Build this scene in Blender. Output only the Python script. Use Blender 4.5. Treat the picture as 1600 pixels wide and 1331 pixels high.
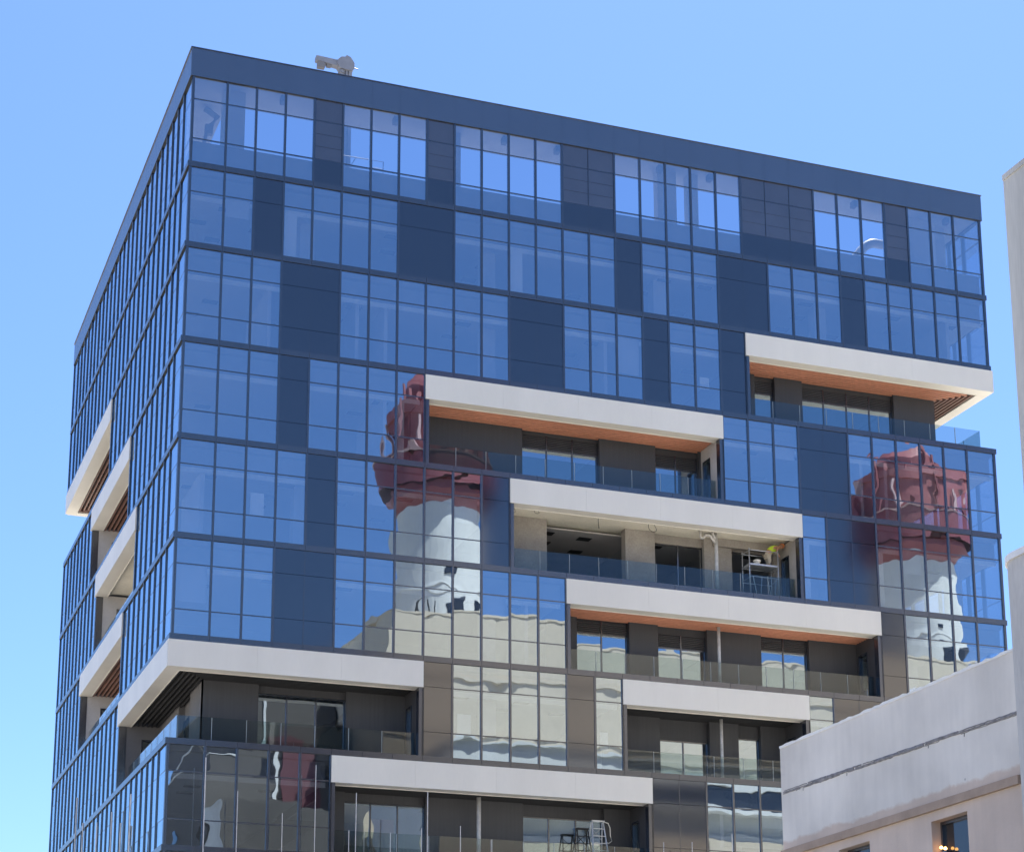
import bpy, math, random
from mathutils import Vector, Matrix
random.seed(7)
for o in list(bpy.data.objects): bpy.data.objects.remove(o)
SC = bpy.context.scene
COL = SC.collection
R = math.radians

# ------------------------------------------------------------------ camera
cam = bpy.data.cameras.new('camera'); camo = bpy.data.objects.new('camera', cam); COL.objects.link(camo)
cam.sensor_fit = 'HORIZONTAL'; cam.sensor_width = 36.0; cam.lens = 3147.78 / 1600 * 36
cam.shift_x = 0.00814; cam.shift_y = 0.2575; cam.clip_start = 0.5; cam.clip_end = 6000
rt = Vector((0.93877834, -0.34451664, -0.00187146)); dn = Vector((0.08034192, 0.22420068, -0.97122563)); fw = Vector((0.33502298, 0.91161524, 0.23815387))
m = Matrix(((rt.x, -dn.x, -fw.x, -12.7531), (rt.y, -dn.y, -fw.y, -69.0744), (rt.z, -dn.z, -fw.z, 1.6), (0, 0, 0, 1)))
camo.matrix_world = m
SC.camera = camo

# ------------------------------------------------------------------ sky, sun, exposure
SUN_EL, SUN_AZ = R(64), R(40)          # azimuth from +y towards +x
W_ = bpy.data.worlds.new('World'); SC.world = W_; W_.use_nodes = True
nt = W_.node_tree; nt.nodes.clear()
sky = nt.nodes.new('ShaderNodeTexSky'); sky.sky_type = 'NISHITA'; sky.sun_disc = False
sky.sun_elevation = SUN_EL; sky.sun_rotation = SUN_AZ; sky.altitude = 0; sky.air_density = 1.0; sky.dust_density = 0.6; sky.ozone_density = 3.0
hs = nt.nodes.new('ShaderNodeMix'); hs.data_type = 'RGBA'; hs.blend_type = 'MULTIPLY'; hs.inputs['Factor'].default_value = 1.0; hs.inputs['B'].default_value = (0.82, 1.03, 1.36, 1)   # camera white balance of the blue sky
bg = nt.nodes.new('ShaderNodeBackground'); bg.inputs['Strength'].default_value = 0.062
wo = nt.nodes.new('ShaderNodeOutputWorld')
nt.links.new(sky.outputs[0], hs.inputs['A']); nt.links.new(hs.outputs['Result'], bg.inputs[0]); nt.links.new(bg.outputs[0], wo.inputs[0])
sl = bpy.data.lights.new('sun', 'SUN'); sl.energy = 5.0; sl.angle = R(0.5); sl.color = (1.0, 0.94, 0.85)
so = bpy.data.objects.new('sun', sl); COL.objects.link(so); so.location = (60, 60, 120)
sd = Vector((math.sin(SUN_AZ) * math.cos(SUN_EL), math.cos(SUN_AZ) * math.cos(SUN_EL), math.sin(SUN_EL)))
so.rotation_euler = (-sd).to_track_quat('-Z', 'Y').to_euler()
vs = SC.view_settings; vs.view_transform = 'Standard'; vs.look = 'None'; vs.exposure = 1.42; vs.gamma = 1.0; vs.use_curve_mapping = False
SC.cycles.use_adaptive_sampling = True; SC.cycles.use_denoising = True
SC.cycles.max_bounces = 10; SC.cycles.diffuse_bounces = 4; SC.cycles.glossy_bounces = 5; SC.cycles.transparent_max_bounces = 16
SC.cycles.caustics_reflective = False; SC.cycles.caustics_refractive = False

# ------------------------------------------------------------------ materials
def newmat(name):
    mt = bpy.data.materials.new(name); mt.use_nodes = True
    return mt, mt.node_tree, mt.node_tree.nodes, mt.node_tree.links
def N(ns, t, **kw):
    n = ns.new(t)
    for k, v in kw.items(): setattr(n, k, v)
    return n
def solid(name, col, rough=0.6, var=0.12, scale=1.5, bump=0.0, bscale=20.0, spec=0.5, metal=0.0, stretch=(1, 1, 1), fine=0.05, ior=1.5):
    """Principled with slow and fine colour variation and optional relief."""
    mt, t, ns, ln = newmat(name); b = ns['Principled BSDF']
    tc = N(ns, 'ShaderNodeTexCoord'); geo = N(ns, 'ShaderNodeNewGeometry')
    mp = N(ns, 'ShaderNodeMapping'); mp.inputs['Scale'].default_value = stretch; ln.new(geo.outputs['Position'], mp.inputs['Vector'])
    n1 = N(ns, 'ShaderNodeTexNoise'); n1.inputs['Scale'].default_value = scale; n1.inputs['Detail'].default_value = 6; ln.new(mp.outputs[0], n1.inputs['Vector'])
    n2 = N(ns, 'ShaderNodeTexNoise'); n2.inputs['Scale'].default_value = scale * 17; n2.inputs['Detail'].default_value = 3; ln.new(mp.outputs[0], n2.inputs['Vector'])
    def band(n, a):
        r = N(ns, 'ShaderNodeMapRange'); r.inputs['From Min'].default_value = .25; r.inputs['From Max'].default_value = .75
        r.inputs['To Min'].default_value = 1 - a; r.inputs['To Max'].default_value = 1 + a; ln.new(n.outputs['Fac'], r.inputs['Value']); return r
    r1, r2 = band(n1, var), band(n2, fine)
    mu = N(ns, 'ShaderNodeMath', operation='MULTIPLY'); ln.new(r1.outputs[0], mu.inputs[0]); ln.new(r2.outputs[0], mu.inputs[1])
    vm = N(ns, 'ShaderNodeVectorMath', operation='SCALE'); vm.inputs[0].default_value = col; ln.new(mu.outputs[0], vm.inputs['Scale'])
    ln.new(vm.outputs[0], b.inputs['Base Color'])
    b.inputs['Roughness'].default_value = rough; b.inputs['Specular IOR Level'].default_value = spec; b.inputs['Metallic'].default_value = metal; b.inputs['IOR'].default_value = ior
    if bump:
        n3 = N(ns, 'ShaderNodeTexNoise'); n3.inputs['Scale'].default_value = bscale; n3.inputs['Detail'].default_value = 5; ln.new(mp.outputs[0], n3.inputs['Vector'])
        bp = N(ns, 'ShaderNodeBump'); bp.inputs['Distance'].default_value = bump; ln.new(n3.outputs['Fac'], bp.inputs['Height']); ln.new(bp.outputs[0], b.inputs['Normal'])
    return mt
def glass(name, r0, trans, pillow=True, wave=0.006, tint=(0.74, 0.885, 1.0), grough=0.0):
    mt, t, ns, ln = newmat(name); ns.remove(ns['Principled BSDF'])
    tc = N(ns, 'ShaderNodeTexCoord'); oi = N(ns, 'ShaderNodeObjectInfo')
    nz = N(ns, 'ShaderNodeTexNoise', noise_dimensions='4D'); nz.inputs['Scale'].default_value = 0.75; nz.inputs['Detail'].default_value = 1.5
    ln.new(tc.outputs['Object'], nz.inputs['Vector'])
    sc = N(ns, 'ShaderNodeMath', operation='MULTIPLY'); sc.inputs[1].default_value = 60; ln.new(oi.outputs['Random'], sc.inputs[0]); ln.new(sc.outputs[0], nz.inputs['W'])
    h = N(ns, 'ShaderNodeMath', operation='MULTIPLY'); h.inputs[1].default_value = wave; ln.new(nz.outputs['Fac'], h.inputs[0])
    height = h
    if pillow:
        sp = N(ns, 'ShaderNodeSeparateXYZ'); ln.new(tc.outputs['Generated'], sp.inputs[0])
        def para(o):
            a = N(ns, 'ShaderNodeMath', operation='MULTIPLY_ADD'); a.inputs[1].default_value = 2; a.inputs[2].default_value = -1; ln.new(o, a.inputs[0])
            q = N(ns, 'ShaderNodeMath', operation='MULTIPLY'); ln.new(a.outputs[0], q.inputs[0]); ln.new(a.outputs[0], q.inputs[1])
            s = N(ns, 'ShaderNodeMath', operation='SUBTRACT'); s.inputs[0].default_value = 1; ln.new(q.outputs[0], s.inputs[1]); return s
        px, pz = para(sp.outputs['X']), para(sp.outputs['Z'])
        pm = N(ns, 'ShaderNodeMath', operation='MULTIPLY'); ln.new(px.outputs[0], pm.inputs[0]); ln.new(pz.outputs[0], pm.inputs[1])
        amp = N(ns, 'ShaderNodeMapRange'); amp.inputs['To Min'].default_value = -0.0012; amp.inputs['To Max'].default_value = 0.0012; ln.new(oi.outputs['Random'], amp.inputs['Value'])
        ma = N(ns, 'ShaderNodeMath', operation='MULTIPLY_ADD'); ln.new(pm.outputs[0], ma.inputs[0]); ln.new(amp.outputs[0], ma.inputs[1]); ln.new(h.outputs[0], ma.inputs[2])
        height = ma
    bp = N(ns, 'ShaderNodeBump'); bp.inputs['Strength'].default_value = 1.0; bp.inputs['Distance'].default_value = 1.0; ln.new(height.outputs[0], bp.inputs['Height'])
    lw = N(ns, 'ShaderNodeLayerWeight'); lw.inputs['Blend'].default_value = 0.5
    pw = N(ns, 'ShaderNodeMath', operation='POWER'); pw.inputs[1].default_value = 4.5; ln.new(lw.outputs['Facing'], pw.inputs[0])
    fr = N(ns, 'ShaderNodeMapRange'); fr.inputs['To Min'].default_value = r0; fr.inputs['To Max'].default_value = 1.0; ln.new(pw.outputs[0], fr.inputs['Value'])
    gl = N(ns, 'ShaderNodeBsdfGlossy'); gl.inputs['Roughness'].default_value = grough; gl.inputs['Color'].default_value = (*tint, 1); ln.new(bp.outputs[0], gl.inputs['Normal'])
    tr = N(ns, 'ShaderNodeBsdfTransparent'); tr.inputs['Color'].default_value = (*trans, 1)
    mx = N(ns, 'ShaderNodeMixShader'); ln.new(fr.outputs[0], mx.inputs[0]); ln.new(tr.outputs[0], mx.inputs[1]); ln.new(gl.outputs[0], mx.inputs[2])
    ln.new(mx.outputs[0], ns['Material Output'].inputs['Surface'])
    return mt
def clear(name, trans):
    mt, t, ns, ln = newmat(name); ns.remove(ns['Principled BSDF'])
    tr = N(ns, 'ShaderNodeBsdfTransparent'); tr.inputs['Color'].default_value = (*trans, 1); ln.new(tr.outputs[0], ns['Material Output'].inputs['Surface'])
    return mt

M = {}
M['glass'] = glass('solar_glass', 0.50, (0.80, 0.85, 0.92))
M['glass_side'] = glass('solar_glass_side', 0.50, (0.80, 0.85, 0.92), pillow=False, wave=0.004)
M['back'] = clear('glass_inner_face', (0.8, 0.82, 0.84))
M['rail_glass'] = glass('balustrade_glass', 0.045, (0.76, 0.82, 0.82), pillow=False, wave=0.002, tint=(1, 1, 1))
M['dark'] = solid('dark_spandrel', (0.008, 0.013, 0.026), rough=0.08, var=0.1, scale=0.4, fine=0.02, ior=2.2)
M['alu'] = solid('anodised_frame', (0.016, 0.021, 0.034), rough=0.22, var=0.1, scale=0.8, fine=0.04, ior=2.25)
M['parapet'] = solid('parapet_metal', (0.022, 0.032, 0.058), rough=0.24, var=0.14, scale=0.5, fine=0.04, ior=2.7)
M['slate'] = solid('slatted_screen', (0.045, 0.055, 0.085), rough=0.2, var=0.1, scale=0.8, fine=0.04, ior=2.1)
M['mull'] = solid('mullion_frame', (0.007, 0.012, 0.026), rough=0.26, var=0.08, scale=0.8, fine=0.04, ior=2.3)
M['white'] = solid('white_fascia', (0.71, 0.69, 0.63), rough=0.42, var=0.06, scale=0.6, spec=0.4, stretch=(1, 1, 0.25), fine=0.012)
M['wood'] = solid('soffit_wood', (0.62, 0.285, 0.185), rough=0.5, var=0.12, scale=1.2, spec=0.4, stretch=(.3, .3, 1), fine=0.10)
M['wood_shaded'] = solid('soffit_wood_shaded', (0.26, 0.14, 0.11), rough=0.5, var=0.12, scale=1.2, stretch=(.3, .3, 1), fine=0.10)  # the soffit wood again, with shade mixed into its colour
M['greywall'] = solid('dark_grey_render', (0.15, 0.15, 0.16), rough=0.8, var=0.12, scale=1.0)
M['black'] = solid('dark_board', (0.02, 0.021, 0.024), rough=0.7, var=0.1)
M['clad'] = solid('ribbed_cladding', (0.062, 0.063, 0.070), rough=0.5, var=0.10, scale=2.0, stretch=(6, 6, .2), fine=0.08)
M['conc'] = solid('raw_concrete', (0.36, 0.33, 0.30), rough=0.9, var=0.22, scale=0.9, bump=0.004, bscale=14, fine=0.12)
M['concl'] = solid('cast_ceiling', (0.84, 0.80, 0.68), rough=0.9, var=0.12, scale=0.7, bump=0.003, bscale=9, fine=0.06)
M['plaster'] = solid('grey_plaster', (0.52, 0.50, 0.49), rough=0.85, var=0.10, scale=1.1, bump=0.002, fine=0.05)
M['ceil'] = solid('ceiling_board', (0.42, 0.43, 0.44), rough=0.8, var=0.05)
M['slab'] = solid('floor_concrete', (0.20, 0.20, 0.21), rough=0.85, var=0.1)
M['steel'] = solid('galvanised_tube', (0.55, 0.57, 0.60), rough=0.38, var=0.12, scale=6, metal=0.55)
M['pipe'] = solid('drain_pipe', (0.60, 0.59, 0.58), rough=0.55, var=0.22, scale=5, fine=0.15)
M['joint'] = solid('glass_edge_lit', (0.42, 0.46, 0.46), rough=0.4, var=0.05)
M['vest'] = solid('hi_vis_cloth', (0.55, 0.75, 0.05), rough=0.8, var=0.1, scale=8)
M['trouser'] = solid('beige_cloth', (0.45, 0.40, 0.32), rough=0.9, var=0.15, scale=8)
M['skin'] = solid('skin', (0.45, 0.24, 0.15), rough=0.6, var=0.05)
M['orange'] = solid('orange_helmet', (0.75, 0.28, 0.10), rough=0.4, var=0.05)
M['brick'] = solid('red_blind', (0.42, 0.17, 0.13), rough=0.8, var=0.12, scale=2)

# ------------------------------------------------------------------ mesh helpers
FACES = ((0, 1, 2, 3), (7, 6, 5, 4), (0, 4, 5, 1), (1, 5, 6, 2), (2, 6, 7, 3), (3, 7, 4, 0))
# vertex order: 0(x0,y0,z0) 1(x0,y1,z0) 2(x1,y1,z0) 3(x1,y0,z0) + 4..7 the same at z1
# faces: bottom, top, x0 side, y1 side, x1 side, y0 side
def boxv(b):
    x0, x1, y0, y1, z0, z1 = b
    return [(x0, y0, z0), (x0, y1, z0), (x1, y1, z0), (x1, y0, z0), (x0, y0, z1), (x0, y1, z1), (x1, y1, z1), (x1, y0, z1)]
OUT = {'-y': 5, '-x': 2, '+x': 4, '+y': 3}
_cache = {}
def link(name, me, parent, loc=(0, 0, 0), rot=None):
    o = bpy.data.objects.new(name, me); COL.objects.link(o); o.location = loc
    if rot: o.rotation_euler = rot
    if parent is not None: o.parent = parent
    return o
def piece(name, b, mat, parent=None, face=None, rot=None):
    """one box-shaped piece; alike pieces share their mesh. face: outward side that carries the glass coating"""
    x0, x1 = min(b[0], b[1]), max(b[0], b[1]); y0, y1 = min(b[2], b[3]), max(b[2], b[3]); z0, z1 = min(b[4], b[5]), max(b[4], b[5])
    d = (round(x1 - x0, 4), round(y1 - y0, 4), round(z1 - z0, 4))
    key = (d, mat, face)
    if key not in _cache:
        me = bpy.data.meshes.new(name)
        me.from_pydata(boxv((-d[0] / 2, d[0] / 2, -d[1] / 2, d[1] / 2, -d[2] / 2, d[2] / 2)), [], FACES)
        me.materials.append(M[mat])
        if face:
            me.materials.append(M['back'])
            for i, p in enumerate(me.polygons): p.material_index = 0 if i == OUT[face] else 1
        me.update(); _cache[key] = me
    return link(name, _cache[key], parent, ((x0 + x1) / 2, (y0 + y1) / 2, (z0 + z1) / 2), rot)
class MB:
    def __init__(s): s.v = []; s.f = []; s.mi = []
    def box(s, x0, x1, y0, y1, z0, z1, mi=0, face=None):
        n = len(s.v); s.v += boxv((min(x0, x1), max(x0, x1), min(y0, y1), max(y0, y1), min(z0, z1), max(z0, z1)))
        for i, f in enumerate(FACES):
            s.f.append(tuple(n + k for k in f)); s.mi.append(mi if face is None else (0 if i == OUT[face] else 1))
        return s
    def tube(s, pts, r, n=8, mi=0, r2=None, caps=True):
        pts = [Vector(p) for p in pts]; rings = []
        for i, p in enumerate(pts):
            d = (pts[min(i + 1, len(pts) - 1)] - pts[max(i - 1, 0)]).normalized()
            a = d.cross(Vector((0, 0, 1)));  a = Vector((1, 0, 0)) if a.length < 1e-3 else a.normalized(); c = d.cross(a)
            rr = r if r2 is None else r + (r2 - r) * i / (len(pts) - 1)
            k0 = len(s.v); rings.append(k0)
            for k in range(n):
                t = 2 * math.pi * k / n; s.v.append(tuple(p + a * math.cos(t) * rr + c * math.sin(t) * rr))
        for i in range(len(rings) - 1):
            for k in range(n):
                q = (k + 1) % n; s.f.append((rings[i] + k, rings[i] + q, rings[i + 1] + q, rings[i + 1] + k)); s.mi.append(mi)
        if caps:
            s.f.append(tuple(rings[0] + k for k in reversed(range(n)))); s.mi.append(mi)
            s.f.append(tuple(rings[-1] + k for k in range(n))); s.mi.append(mi)
        return s
    def lathe(s, prof, cx, cy, n=48, mi=0):
        k0 = len(s.v)
        for (r, z) in prof:
            for k in range(n):
                t = 2 * math.pi * k / n; s.v.append((cx + r * math.cos(t), cy + r * math.sin(t), z))
        for i in range(len(prof) - 1):
            for k in range(n):
                q = (k + 1) % n; s.f.append((k0 + i * n + k, k0 + i * n + q, k0 + (i + 1) * n + q, k0 + (i + 1) * n + k)); s.mi.append(mi)
        s.f.append(tuple(k0 + (len(prof) - 1) * n + k for k in range(n))); s.mi.append(mi)
        return s
    def prism(s, poly, z0, z1, mi=0):
        """extrude an xy polygon (counter-clockwise)"""
        n = len(poly); k0 = len(s.v)
        s.v += [(x, y, z0) for x, y in poly] + [(x, y, z1) for x, y in poly]
        s.f.append(tuple(k0 + k for k in reversed(range(n)))); s.mi.append(mi)
        s.f.append(tuple(k0 + n + k for k in range(n))); s.mi.append(mi)
        for k in range(n):
            q = (k + 1) % n; s.f.append((k0 + k, k0 + q, k0 + n + q, k0 + n + k)); s.mi.append(mi)
        return s
    def build(s, name, mats, parent=None, kind=None, smooth=False, loc=None):
        me = bpy.data.meshes.new(name)
        v = s.v if loc is None else [(x - loc[0], y - loc[1], z - loc[2]) for x, y, z in s.v]
        me.from_pydata(v, [], s.f)
        for q in ([mats] if isinstance(mats, str) else mats): me.materials.append(M[q])
        for p, i in zip(me.polygons, s.mi): p.material_index = i; p.use_smooth = smooth
        me.update(); o = link(name, me, parent, loc or (0, 0, 0))
        if kind: o['kind'] = kind
        return o
def thing(name, label, cat, loc=(0, 0, 0), group=None):
    o = bpy.data.objects.new(name, None); COL.objects.link(o); o.location = loc; o.empty_display_size = 0.3
    return tag(o, label, cat, group)
def tag(o, label, cat, group=None):
    o['label'] = label; o['category'] = cat
    if group: o['group'] = group
    return o

# ------------------------------------------------------------------ the setting: ground, road, pavement
M['ground'] = solid('dusty_ground', (0.36, 0.33, 0.28), rough=0.95, var=0.2, scale=0.08, bump=0.02, bscale=3)
M['asphalt'] = solid('asphalt', (0.055, 0.055, 0.058), rough=0.9, var=0.2, scale=0.3, bump=0.006, bscale=30)
M['paving'] = solid('paving', (0.58, 0.55, 0.49), rough=0.9, var=0.15, scale=0.5, bump=0.004, bscale=12)
M['paint'] = solid('road_paint', (0.75, 0.75, 0.72), rough=0.7, var=0.15, scale=3)
o = MB().box(-900, 900, -900, 900, -0.5, 0.0).build('ground', 'ground', kind='structure')
o = MB().box(-11, 2.2, -160, -20, -0.3, 0.004).build('road', 'asphalt', kind='structure')
mk = MB()
for i in range(22): mk.box(-4.5, -4.35, -155 + i * 6, -152 + i * 6, 0.002, 0.008)
mk.build('lane_marking', 'paint', o)
MB().box(-14.5, -11, -160, -20, -0.2, 0.13).build('pavement', 'paving', kind='structure')
MB().box(2.2, 3.6, -160, -20, -0.2, 0.13).build('pavement', 'paving', kind='structure')
MB().box(-4, 80, -25, 60, -0.2, 0.125).build('forecourt', 'paving', kind='structure')

# ------------------------------------------------------------------ the glass office building
WF, DF, H = 35.025, 29.85, 3.8
CX = [0.0] + [1.377 + 1.15118 * i for i in range(29)] + [WF]
CY = [0.0] + [1.377 + 1.1275 * i for i in range(25)] + [DF]
LEV = {-1: 43.929, 0: 42.75, 1: 38.968, 2: 35.668}
for k in range(3, 12): LEV[k] = LEV[2] - H * (k - 2)
BAND = 0.22
def rails(k): return (0.93, 2.58) if k == 1 else ((1.0,) if k == 2 else (0.95, 2.66))
bld = thing('office_building', 'dark blue glass office block with staggered white balcony fascias', 'building')

class Fac:
    """a facade: u runs along it, d goes inwards"""
    def __init__(s, kind): s.k = kind
    def b(s, u0, u1, d0, d1, z0, z1):
        if s.k == 'front': return (u0, u1, d0, d1, z0, z1)
        if s.k == 'left': return (d0, d1, u0, u1, z0, z1)
        if s.k == 'right': return (WF - d1, WF - d0, u0, u1, z0, z1)
        if s.k == 'rear': return (u0, u1, DF - d1, DF - d0, z0, z1)
    @property
    def face(s): return {'front': '-y', 'left': '-x', 'right': '+x', 'rear': '+y'}[s.k]
FR, LF, RT, RE = Fac('front'), Fac('left'), Fac('right'), Fac('rear')

def cols(txt):
    out = set()
    for t in txt.split(','):
        if not t: continue
        a, *b = t.split('-'); out |= set(range(int(a), int(b[0] if b else a) + 1))
    return out
DARK = {1: cols('5,9,14-15,21-23,27'), 2: cols('3,8-9,16,20-21,25'), 3: cols('4-5,12-13,17,20'), 4: cols('4,23-24'), 5: cols('5,11,24-25'),
        6: cols('4-5,26'), 7: cols('9,14,24-25'), 8: cols('17-18,27')}
BALF = {3: [(20, 30)], 4: [(8, 19)], 5: [(11, 22)], 6: [(13, 25)], 7: [(0, 8), (15, 22)], 8: [(5, 16)]}
BALL = {3: [(14, 26)], 4: [(9, 18)], 5: [(7, 16)], 6: [(9, 19)], 7: [(0, 9)]}
BALR = {3: [(0, 7)]}
BALE = {3: [(0, 6)]}
def taken(bal, k):
    s = set()
    for a, b in bal.get(k, []): s |= set(range(a + 1, b + 1))
    return s
def runs(idx):
    out = []
    for i in sorted(idx):
        if out and out[-1][1] == i - 1: out[-1][1] = i
        else: out.append([i, i])
    return out

MW, MP = 0.08, 0.05       # mullion width, how far it stands proud
storeys = {}
def storey(k):
    top, bot = LEV[k - 1], LEV[k]
    # the metal band round the floor edge is the storey's own mesh
    mb = MB()
    z0, z1 = bot, bot + BAND
    t = 0.06
    mb.box(-t, WF + t, -t, 0.12, z0, z1); mb.box(-t, WF + t, DF - 0.12, DF + t, z0, z1)
    mb.box(-t, 0.12, 0.12, DF - 0.12, z0, z1); mb.box(WF - 0.12, WF + t, 0.12, DF - 0.12, z0, z1)
    for i in range(1, 30): mb.box(CX[i] - 0.006, CX[i] + 0.006, -t - 0.004, -t + 0.001, z0 - 0.001, z1 + 0.001, mi=1)     # joints between band lengths
    for q in range(4): mb.mi[q * 6] = 1      # the underside is coloured black for the shade under the band
    st = mb.build('storey_band', ['alu', 'black'], bld); storeys[k] = st
    piece('floor_slab', (0.13, WF - 0.13, 0.13, DF - 0.13, bot - 0.18, bot + 0.16), 'slab', st)
    gtop, gbot = top - 0.0, bot + BAND
    rl = [top - r for r in rails(k)]
    zs = [gtop] + rl + [gbot]
    names = ['upper_pane', 'middle_pane', 'lower_pane'] if len(zs) == 4 else ['upper_pane', 'middle_pane']
    bal, dark = taken(BALF, k), DARK.get(k, set())
    rw = 0.022
    for i in range(1, 31):
        if i in bal: continue
        u0, u1 = CX[i - 1] + (MW / 2 if i > 1 else 0.10), CX[i] - (MW / 2 if i < 30 else 0.10)
        for j, nm in enumerate(names):
            za, zb = zs[j] - (rw if j else 0.0), zs[j + 1] + (rw if j < len(names) - 1 else 0.0)
            if i in dark:
                if k == 1 and j < 2:
                    n = 3 if j == 1 else 1; hgt = (za - zb) / n
                    for q in range(n): piece('cladding_panel', (u0 - 0.02, u1 + 0.02, -0.012, 0.05, zb + q * hgt + 0.006, zb + (q + 1) * hgt - 0.006), 'slate', st, rot=(random.uniform(-.004, .004), 0, random.uniform(-.004, .004)))
                else:
                    piece('cladding_panel', (u0 - 0.03, u1 + 0.03, -0.02, 0.05, zb - 0.014, za + 0.014), 'dark', st, rot=(random.uniform(-.0015, .0015), 0, random.uniform(-.0015, .0015)))
            else:
                piece(nm, (u0, u1, -0.004, 0.024, zb, za), 'glass', st, face='-y', rot=(random.uniform(-.0028, .0028), 0, random.uniform(-.0028, .0028)))
    # mullions and transoms of the front
    for i in range(0, 31):
        l, r = i in bal, (i + 1) in bal
        if i == 0: l = r
        if i == 30: r = l
        if l and r: continue
        w = 0.10 if i in (0, 30) else MW / 2
        both_dark = (i in dark or i == 0) and (i + 1 in dark or i == 30)
        a, b = (0.0 if i == 0 else CX[i] - w), (WF if i == 30 else CX[i] + w)
        pr = 0.0 if both_dark and i not in (0, 30) else MP
        if pr == 0.0: piece('mullion', (CX[i] - 0.012, CX[i] + 0.012, -0.030, 0.08, gbot, gtop), 'mull', st)
        else: piece('mullion', (a, b, -pr, 0.10, gbot, gtop), 'mull', st)
    for a, b in runs(set(range(1, 31)) - bal - (dark if k > 1 else set())):
        for z in rl: piece('transom', (CX[a - 1] + 0.05, CX[b] - 0.05, -0.011, 0.06, z - rw, z + rw), 'mull', st)
    # the other three sides: too narrow in the picture to pick apart, joined
    for f, cs, bal2, nm in ((LF, CY, BALL, 'side_glazing'), (RT, CY, BALR, 'side_glazing'), (RE, CX, BALE, 'rear_glazing')):
        tk = taken(bal2, k); g = MB(); q = MB()
        n = len(cs) - 1
        for i in range(1, n + 1):
            if i in tk: continue
            u0, u1 = cs[i - 1] + (MW / 2 if i > 1 else 0.10), cs[i] - (MW / 2 if i < n else 0.10)
            for j in range(len(zs) - 1):
                g.box(*f.b(u0, u1, -0.004, 0.024, zs[j + 1] + (0.012 if j < len(zs) - 2 else 0), zs[j] - (0.012 if j else 0)), face=f.face)
                x = random.uniform(-.003, .003); y_ = random.uniform(-.0015, .0015)
                for vi in range(len(g.v) - 8, len(g.v)):        # each pane sits a hair out of true
                    v = list(g.v[vi]); ax = 0 if f.k in ('left', 'right') else 1; uu = v[1 - ax]
                    v[ax] += (x * (1 if abs(uu - u0) < 0.01 else -1) + y_ * (1 if v[2] > (zs[j] + zs[j + 1]) / 2 else -1)); g.v[vi] = tuple(v)
        for i in range(0, n + 1):
            l, r = i in tk, (i + 1) in tk
            if i == 0: l = r
            if i == n: r = l
            if (l and r): continue
            if f is RE and i in (0, n): continue
            if f is not RE and i in (0,) and 1 not in bal: continue      # the front corner post stands there already
            a, b = (cs[i] - MW / 2 if i not in (0, n) else (0.0 if i == 0 else cs[n] - 0.1)), (cs[i] + MW / 2 if i not in (0, n) else (0.1 if i == 0 else cs[n]))
            q.box(*f.b(a, b, -MP, 0.10, gbot, gtop))
        for a, b in runs(set(range(1, n + 1)) - tk):
            for z in rl: q.box(*f.b(cs[a - 1] + 0.05, cs[b] - 0.05, -0.008, 0.05, z - 0.012, z + 0.012))
        g.build(nm, ['glass_side', 'back'], st, kind='stuff'); q.build(nm.replace('glazing', 'mullions'), 'mull', st, kind='stuff')
    if k == 1: return
    # inside: hung ceilings with lights, plenum boards, columns
    zc = top - rails(k)[0] - 0.06
    for a, b in runs(set(range(1, 31)) - bal):
        x0, x1 = CX[a - 1] + 0.14, CX[b] - 0.14
        piece('ceiling', (x0, x1, 0.34, 8.0, zc, zc + 0.06), 'ceil', st)
        piece('plenum_board', (x0, x1, 0.26, 0.32, zc + 0.02, top - 0.22), 'slab', st)
        piece('pelmet', (x0, x1, 0.20, 0.25, zc - 0.16, zc + 0.02), 'white', st)
        for i in range(a, b + 1):
            if i in dark: continue
            q = random.random(); xa, xb = CX[i - 1] + 0.12, CX[i] - 0.12; zf_ = bot + 0.17
            if q < 0.07: piece('roller_blind', (xa, xb, 0.14, 0.16, zc - random.uniform(.4, 1.5), zc + .05), 'ceil', st)
            elif q < 0.12: piece('protective_film', (xa + .1, xb - random.uniform(.2, .5), 0.05, 0.056, zf_ + random.uniform(.6, 1.0), zf_ + random.uniform(1.3, 2.1)), 'white', st)
            elif q < 0.22: piece('partition', (xb - .3, xb - .16, 0.35, 4.0, zf_, zc), 'plaster', st)
            elif q < 0.30: piece('curtain', (xa, xa + random.uniform(.25, .55), 0.18, 0.24, zf_, zc), 'white', st)
        n = max(1, int((x1 - x0) / 2.3))
        for i in range(n):
            for y in (0.95, 2.3, 3.6):
                if random.random() < 0.55:
                    x = x0 + (i + random.uniform(.3, .7)) * (x1 - x0) / n; piece('ceiling_light', (x - .3, x + .3, y - .15, y + .15, zc - 0.03, zc - 0.002), 'black', st)
    for a, b in runs(set(range(1, 27)) - taken(BALL, k)):
        y0, y1 = max(CY[a - 1] + 0.14, 8.05), CY[b] - 0.14
        if y1 > y0 + .5: piece('ceiling', (0.34, 6.0, y0, y1, zc, zc + 0.06), 'ceil', st)
    for x in (4.9, 12.4, 19.9, 27.4, 33.4):
        i = next(q for q in range(1, 31) if CX[q] > x)
        if i in bal or i + 1 in bal or i - 1 in bal: continue
        piece('column', (x - .28, x + .28, 1.0, 1.56, bot + 0.17, top - 0.2), 'plaster', st)
for k in range(1, 11): storey(k)

# lower podium and core
piece('core', (9.0, 27.0, 9.0, 22.0, 0.13, 42.4), 'plaster', bld)
M['podium'] = solid('podium_stone', (0.55, 0.53, 0.50), rough=0.8, var=0.1, scale=0.6)
MB().box(-2.6, 37.6, -2.6, 32.0, LEV[10] - 3.0, LEV[9] - 0.35).box(-1.5, 36.5, -1.5, 31, 0.13, LEV[10] - 3.0).build('podium', 'podium', bld)

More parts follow.
